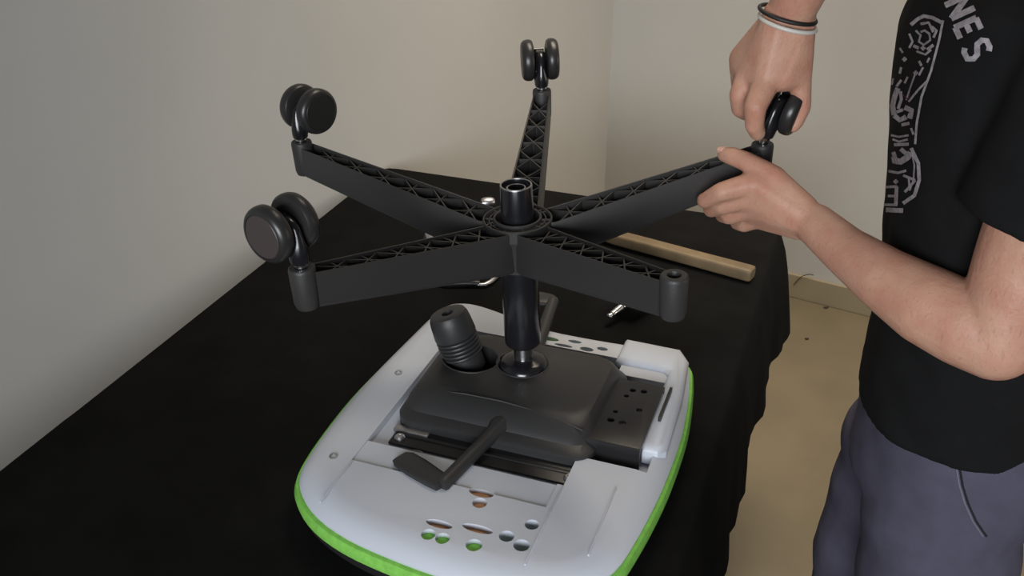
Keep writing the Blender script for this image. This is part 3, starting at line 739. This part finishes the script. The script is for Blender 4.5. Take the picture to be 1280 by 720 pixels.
#PRINT
#ARTDATA
ART = [(0,[(.645,1.3739,.669,1.3744),(.652,1.3701,.675,1.3706),(.658,1.3663,.682,1.3668),(.666,1.3625,.688,1.363),(.673,1.3587,.695,1.3592),(.681,1.355,.703,1.3554),(.687,1.3508,.709,1.3512),(.694,1.3467,.715,1.3471),(.701,1.3426,.721,1.3429),(.706,1.3384,.727,1.3388),(.712,1.3342,.732,1.3346),(.714,1.3297,.734,1.3302),(.715,1.3251,.735,1.3255),(.709,1.3208,.731,1.3211),(.703,1.3163,.725,1.3167),(.695,1.3117,.717,1.3121),(.687,1.307,.71,1.3075),(.678,1.3023,.702,1.3028),(.67,1.2976,.694,1.2981),(.661,1.2927,.686,1.2935),(.661,1.2876,.686,1.2886),(.661,1.2825,.686,1.2836),(.661,1.2775,.686,1.2786),(.662,1.2725,.687,1.2737),(.662,1.2675,.688,1.2687),(.663,1.2625,.689,1.2638),(.67,1.258,.695,1.2595),(.675,1.2536,.701,1.2551),(.681,1.2491,.706,1.2506),(.686,1.2445,.711,1.2461),(.689,1.2399,.715,1.2415)]),(0,[(.633,1.2299,.68,1.2352),(.666,1.2277,.707,1.2326),(.695,1.2252,.732,1.2299),(.722,1.2226,.755,1.2271),(.744,1.2201,.779,1.2238),(.75,1.2158,.786,1.2188),(.756,1.2111,.792,1.2142),(.762,1.2064,.798,1.2094),(.768,1.202,.803,1.2042),(.755,1.195,.792,1.1966),(.741,1.1874,.781,1.1892),(.729,1.1805,.766,1.181),(.686,1.1742,.719,1.173),(.632,1.1664,.669,1.1656),(.575,1.1587,.616,1.1579)]),(0,[(.666,1.2262,.687,1.2282),(.689,1.2211,.708,1.223),(.71,1.2159,.729,1.2176),(.711,1.2102,.731,1.2116),(.713,1.2043,.732,1.2058),(.714,1.1986,.733,1.1997),(.692,1.1898,.713,1.1908),(.668,1.1808,.691,1.1819)]),(0,[(.1,1.1128,.098,1.1191),(.315,1.1263,.302,1.1317),(.462,1.1363,.45,1.1416),(.546,1.1423,.537,1.1478),(.615,1.1474,.607,1.1529)]),(0,[(.39,1.1657,.48,1.1716),(.395,1.1601,.485,1.166),(.403,1.1546,.491,1.1604),(.413,1.1492,.498,1.1549),(.425,1.1439,.506,1.1495)]),(0,[(.031,1.1408,.009,1.1429),(.208,1.1517,.194,1.1543),(.353,1.1612,.34,1.1637),(.462,1.1688,.454,1.1716)]),(0,[(.165,1.137,.16,1.1401),(.326,1.1471,.316,1.1499),(.446,1.1552,.439,1.1581)]),(0,[(-.036,1.113,-.053,1.1155),(.202,1.1274,.198,1.1307),(.398,1.1403,.387,1.143),(.505,1.1479,.498,1.1508)]),(0,[(.544,1.189,.558,1.193),(.618,1.1924,.632,1.1965),(.685,1.1955,.697,1.1995),(.739,1.1978,.748,1.2016)]),(0,[(.731,1.1998,.756,1.1996),(.689,1.1913,.718,1.1915),(.639,1.1823,.673,1.1828),(.585,1.1731,.622,1.1736)]),(0,[(.636,1.1941,.669,1.1969),(.648,1.189,.68,1.1917),(.66,1.1838,.691,1.1865)]),(0,[(.336,1.167,.331,1.1694),(.469,1.1758,.465,1.1782)]),(0,[(.375,1.174,.432,1.1777),(.385,1.1684,.44,1.1721)]),(0,[(.252,1.3125,.249,1.3148),(.337,1.3165,.332,1.3186)]),(0,[(.27,1.3173,.305,1.3189),(.279,1.3122,.316,1.3139)]),(0,[(.506,1.3094,.5,1.3114),(.589,1.314,.585,1.316)]),(0,[(.523,1.3142,.559,1.3162),(.535,1.3095,.571,1.3114)]),(0,[(.531,1.3382,.518,1.3398),(.595,1.3413,.583,1.3429)]),(0,[(.529,1.3417,.558,1.3431),(.558,1.338,.585,1.3394)]),(0,[(.257,1.1875,.19,1.1914),(.373,1.1935,.389,1.2023),(.499,1.2007,.462,1.2059),(.588,1.2105,.509,1.2115),(.659,1.2195,.569,1.2178),(.692,1.2286,.602,1.2254)]),(0,[(.416,1.2019,.309,1.1938),(.38,1.2047,.256,1.1957),(.342,1.2074,.2,1.1975)]),(0,[(.175,1.2169,.193,1.2204),(.3,1.2229,.305,1.2258),(.392,1.2273,.386,1.2295),(.508,1.2356,.495,1.2372),(.601,1.2428,.59,1.2445)]),(0,[(.234,1.2152,.256,1.2189),(.401,1.2219,.401,1.2245),(.511,1.2304,.493,1.2317),(.598,1.2377,.584,1.2392)]),(0,[(.304,1.2115,.294,1.2148),(.413,1.2184,.402,1.2216),(.524,1.2258,.514,1.229),(.618,1.2327,.61,1.2359)]),(0,[(.602,1.2522,.63,1.2549),(.653,1.2481,.676,1.2506)]),(0,[(.171,1.2771,.286,1.2805),(.142,1.2708,.265,1.2747),(.102,1.2638,.244,1.2691),(.073,1.2563,.233,1.2629),(.024,1.2473,.222,1.2571),(.119,1.2455,.253,1.2536),(.171,1.2423,.284,1.2494)]),(0,[(.261,1.2764,.322,1.2799),(.281,1.2727,.341,1.2762),(.299,1.2693,.362,1.2721),(.281,1.2629,.343,1.265),(.263,1.2562,.325,1.2582)]),(0,[(.202,1.242,.262,1.2501),(.359,1.2441,.358,1.2502),(.526,1.2581,.459,1.2596)]),(0,[(.407,1.2624,.438,1.2698),(.548,1.2678,.606,1.2753),(.521,1.2643,.612,1.2683),(.511,1.259,.606,1.2632)]),(0,[(.422,1.2431,.397,1.2454),(.513,1.2497,.489,1.2519),(.586,1.2554,.566,1.2577)]),(0,[(.45,1.2758,.414,1.2745),(.468,1.2824,.432,1.2811),(.486,1.289,.45,1.2877),(.506,1.2957,.47,1.2943),(.526,1.3019,.492,1.3007),(.544,1.3081,.513,1.307),(.56,1.3141,.531,1.3131)]),(0,[(.508,1.2768,.47,1.2761),(.558,1.2844,.522,1.2838),(.6,1.2915,.571,1.2913),(.634,1.2981,.611,1.2982),(.665,1.3035,.646,1.304),(.694,1.3087,.676,1.3093),(.721,1.3138,.704,1.3145)]),(1,[(.339,1.2761,.358,1.2784),(.467,1.2771,.461,1.2786),(.514,1.2859,.483,1.2849)]),(0,[(.263,1.3517,.212,1.3527),(.289,1.3558,.242,1.357),(.313,1.3596,.271,1.3614),(.375,1.3652,.344,1.3679),(.436,1.3666,.425,1.3701),(.511,1.3689,.512,1.3725),(.587,1.3696,.594,1.3733),(.647,1.3697,.653,1.3732)]),(0,[(.327,1.3486,.339,1.3509),(.416,1.3476,.446,1.3495),(.436,1.3414,.467,1.3436),(.555,1.3426,.544,1.3445),(.59,1.3471,.563,1.3477),(.617,1.3514,.587,1.3507),(.567,1.3568,.546,1.3546),(.455,1.3559,.465,1.3539),(.395,1.3517,.422,1.3505)]),(0,[(.543,1.3617,.557,1.3644),(.617,1.3616,.643,1.3631),(.611,1.3546,.642,1.3549)]),(0,[(.255,1.3426,.279,1.3445),(.298,1.3399,.321,1.3418),(.336,1.3377,.371,1.3388),(.321,1.3302,.357,1.3307)]),(0,[(.479,1.3322,.48,1.3344),(.559,1.3345,.558,1.3365),(.629,1.3362,.612,1.3375),(.667,1.3433,.647,1.344)]),(0,[(.221,1.3034,.274,1.3051),(.198,1.2948,.256,1.2968)]),(0,[(.549,1.3256,.581,1.3286),(.601,1.3231,.627,1.3258)]),(0,[(.678,1.3309,.657,1.3307),(.684,1.3362,.663,1.3362)]),(0,[(.136,1.1681,.121,1.1706),(.306,1.1772,.317,1.1813),(.456,1.1859,.449,1.1887),(.539,1.1932,.521,1.195),(.611,1.1999,.595,1.2018)]),(0,[(.427,1.2139,.481,1.2212),(.558,1.2166,.607,1.224)]),(0,[(.287,1.2512,.257,1.2531),(.413,1.261,.379,1.2626)]),(0,[(.255,1.2905,.3,1.2909),(.21,1.2845,.261,1.2852),(.16,1.2783,.217,1.2792)]),(0,[(.027,1.2809,.106,1.284),(-.047,1.2696,.071,1.2746)]),(0,[(.371,1.3569,.349,1.3589),(.424,1.3598,.401,1.3617),(.467,1.3626,.477,1.3654),(.528,1.3606,.557,1.3631),(.589,1.3582,.612,1.3605)]),(0,[(.388,1.3337,.389,1.3369),(.5,1.3362,.5,1.3393)]),(0,[(.632,1.3412,.599,1.3422),(.653,1.3447,.622,1.3458),(.673,1.3481,.645,1.3494)]),(0,[(.373,1.2997,.414,1.3006),(.329,1.29,.367,1.2908)]),(0,[(.625,1.3239,.649,1.3242),(.609,1.3185,.635,1.3189),(.589,1.313,.617,1.3135)]),(0,[(.159,1.3218,.193,1.3246),(.238,1.3198,.266,1.3224)]),(2,[(.638,1.3857,.575,1.3888),(.662,1.3883,.597,1.3912),(.682,1.3906,.612,1.3934),(.697,1.3928,.626,1.3955),(.713,1.3949,.64,1.3975),(.731,1.397,.657,1.3997),(.749,1.3992,.675,1.4018)]),(2,[(.674,1.4009,.751,1.4002),(.686,1.3982,.758,1.3973),(.696,1.3954,.763,1.3945),(.705,1.3927,.768,1.3916),(.711,1.3898,.77,1.3886),(.712,1.3866,.768,1.3853),(.707,1.3831,.761,1.3817),(.699,1.3794,.752,1.378)]),(2,[(.745,1.3767,.706,1.3806),(.773,1.3796,.731,1.3833),(.798,1.3824,.756,1.386),(.823,1.3852,.777,1.3885),(.846,1.3878,.796,1.3908),(.867,1.3903,.815,1.3931),(.885,1.3926,.834,1.3953)]),(2,[(.798,1.3697,.761,1.3736),(.823,1.3726,.787,1.3764),(.848,1.3754,.812,1.3791),(.872,1.3781,.836,1.3819),(.895,1.3808,.86,1.3845),(.917,1.3835,.882,1.3871),(.937,1.3859,.901,1.3894)]),(2,[(.902,1.3855,.93,1.389),(.924,1.383,.953,1.3866),(.943,1.3803,.971,1.3839),(.961,1.3775,.988,1.3811)]),(2,[(.836,1.378,.872,1.382),(.867,1.3746,.901,1.3786),(.896,1.3712,.927,1.3751)]),(2,[(.766,1.3701,.803,1.3743),(.791,1.3675,.828,1.3717),(.815,1.3649,.851,1.3691),(.838,1.3623,.873,1.3665)]),(2,[(1.067,1.3611,1.035,1.361),(1.064,1.3661,1.035,1.3639),(1.032,1.3725,1.018,1.3675),(.988,1.3717,1.008,1.3671),(.96,1.3651,.996,1.364),(.969,1.3591,1.003,1.3607),(.978,1.3555,1.012,1.355),(.971,1.3525,.994,1.3482),(.952,1.3512,.94,1.3457),(.93,1.3552,.895,1.3522),(.93,1.358,.889,1.3573)])]
def ribbon(kind, seg):
    bm = bmesh.new(); A = []
    for t0, z0, t1, z1 in seg:
        cols = []
        for k in range(4):
            q = k/3; p = on(SB, t0+(t1-t0)*q, z0+(z1-z0)*q, .0013); cols.append(bm.verts.new(p))
        A.append(cols)
    for a_, b_ in zip(A, A[1:]):
        for k in range(3): bm.faces.new((a_[k], a_[k+1], b_[k+1], b_[k]))
    bmesh.ops.recalc_face_normals(bm, faces=bm.faces)
    return bm
prints = {0: bmesh.new(), 1: bmesh.new(), 2: bmesh.new()}
for kind, seg in ART:
    b_ = ribbon(kind, seg); me = bpy.data.meshes.new('tmp'); b_.to_mesh(me); b_.free(); prints[kind].from_mesh(me); bpy.data.meshes.remove(me)
for kind, nm, m, lb in ((0, 'chest_emblem', 'ink', 'pale grey printed emblem with stars, arrows and letters in a ring'), (1, 'red_print', 'redink', 'dark red bits of the printed emblem'), (2, 'chest_lettering', 'ink', 'pale grey printed capital letters NES')):
    o_ = obj(nm, prints[kind], MT[m], shirt, I4, angle=180); tag(o_, lb); o_['kind'] = 'stuff'
# pocket opening and creases of the trousers
PK = [(1.425, .884), (1.431, .8758), (1.461, .8553), (1.51, .831), (1.568, .8093), (1.643, .7855), (1.73, .7647)]
bm = bmesh.new(); tube(bm, [on(TB, t, z, .0004) for t, z in PK], .0014, 8)
tag(obj('pocket_opening', bm, MT['darkthread'], ppl, I4), 'dark slit of the trouser pocket')
bm = bmesh.new(); tube(bm, [on(TB, t-.022, z, .0004) for t, z in PK], .0012, 8)
tag(obj('pocket_seam', bm, MT['stitch'], ppl, I4), 'pale stitched pocket edge')
# hem stitching round the sleeve and bits on the floor
for u, v, r_ in ((1030, 384, .006), (1041, 382, .004), (1007, 423, .004), (1010, 345, 0)):
    o = camo.location.copy(); d = (px(u, v, 1)-o).normalized(); p = o+d*((.003-o.z)/d.z)
    if r_:
        bm = bmesh.new(); hull(bm, [(p, .0025), (p+V((r_*2.2, r_, 0)), .0018), (p+V((r_, -r_*.6, .001)), .002)])
        tag(obj('floor_crumb', bm, MT['debris'], None, I4), {1030: 'larger brown crumb on the beige floor right of the tablecloth', 1041: 'smaller brown crumb just right of the larger one on the floor', 1007: 'lone brown crumb on the floor nearest to the camera'}[u], 'crumb')
o = camo.location.copy()
def onwall(u, v):
    d = (px(u, v, 1)-o).normalized(); n = RM.to_3x3() @ V((0, -1, 0)); q = RM @ V((0, -.0145, 0))
    return o+d*((q-o).dot(n)/d.dot(n))
bm = bmesh.new(); tube(bm, [onwall(u, v) for u, v in ((992, 356), (997, 350), (1002, 345.5), (1008, 343.5), (1013, 343), (1017, 344))], .0013, 8)
tag(obj('thin_cable', bm, MT['debris'], None, I4), 'thin dark cable end curling against the beige baseboard', 'cable')
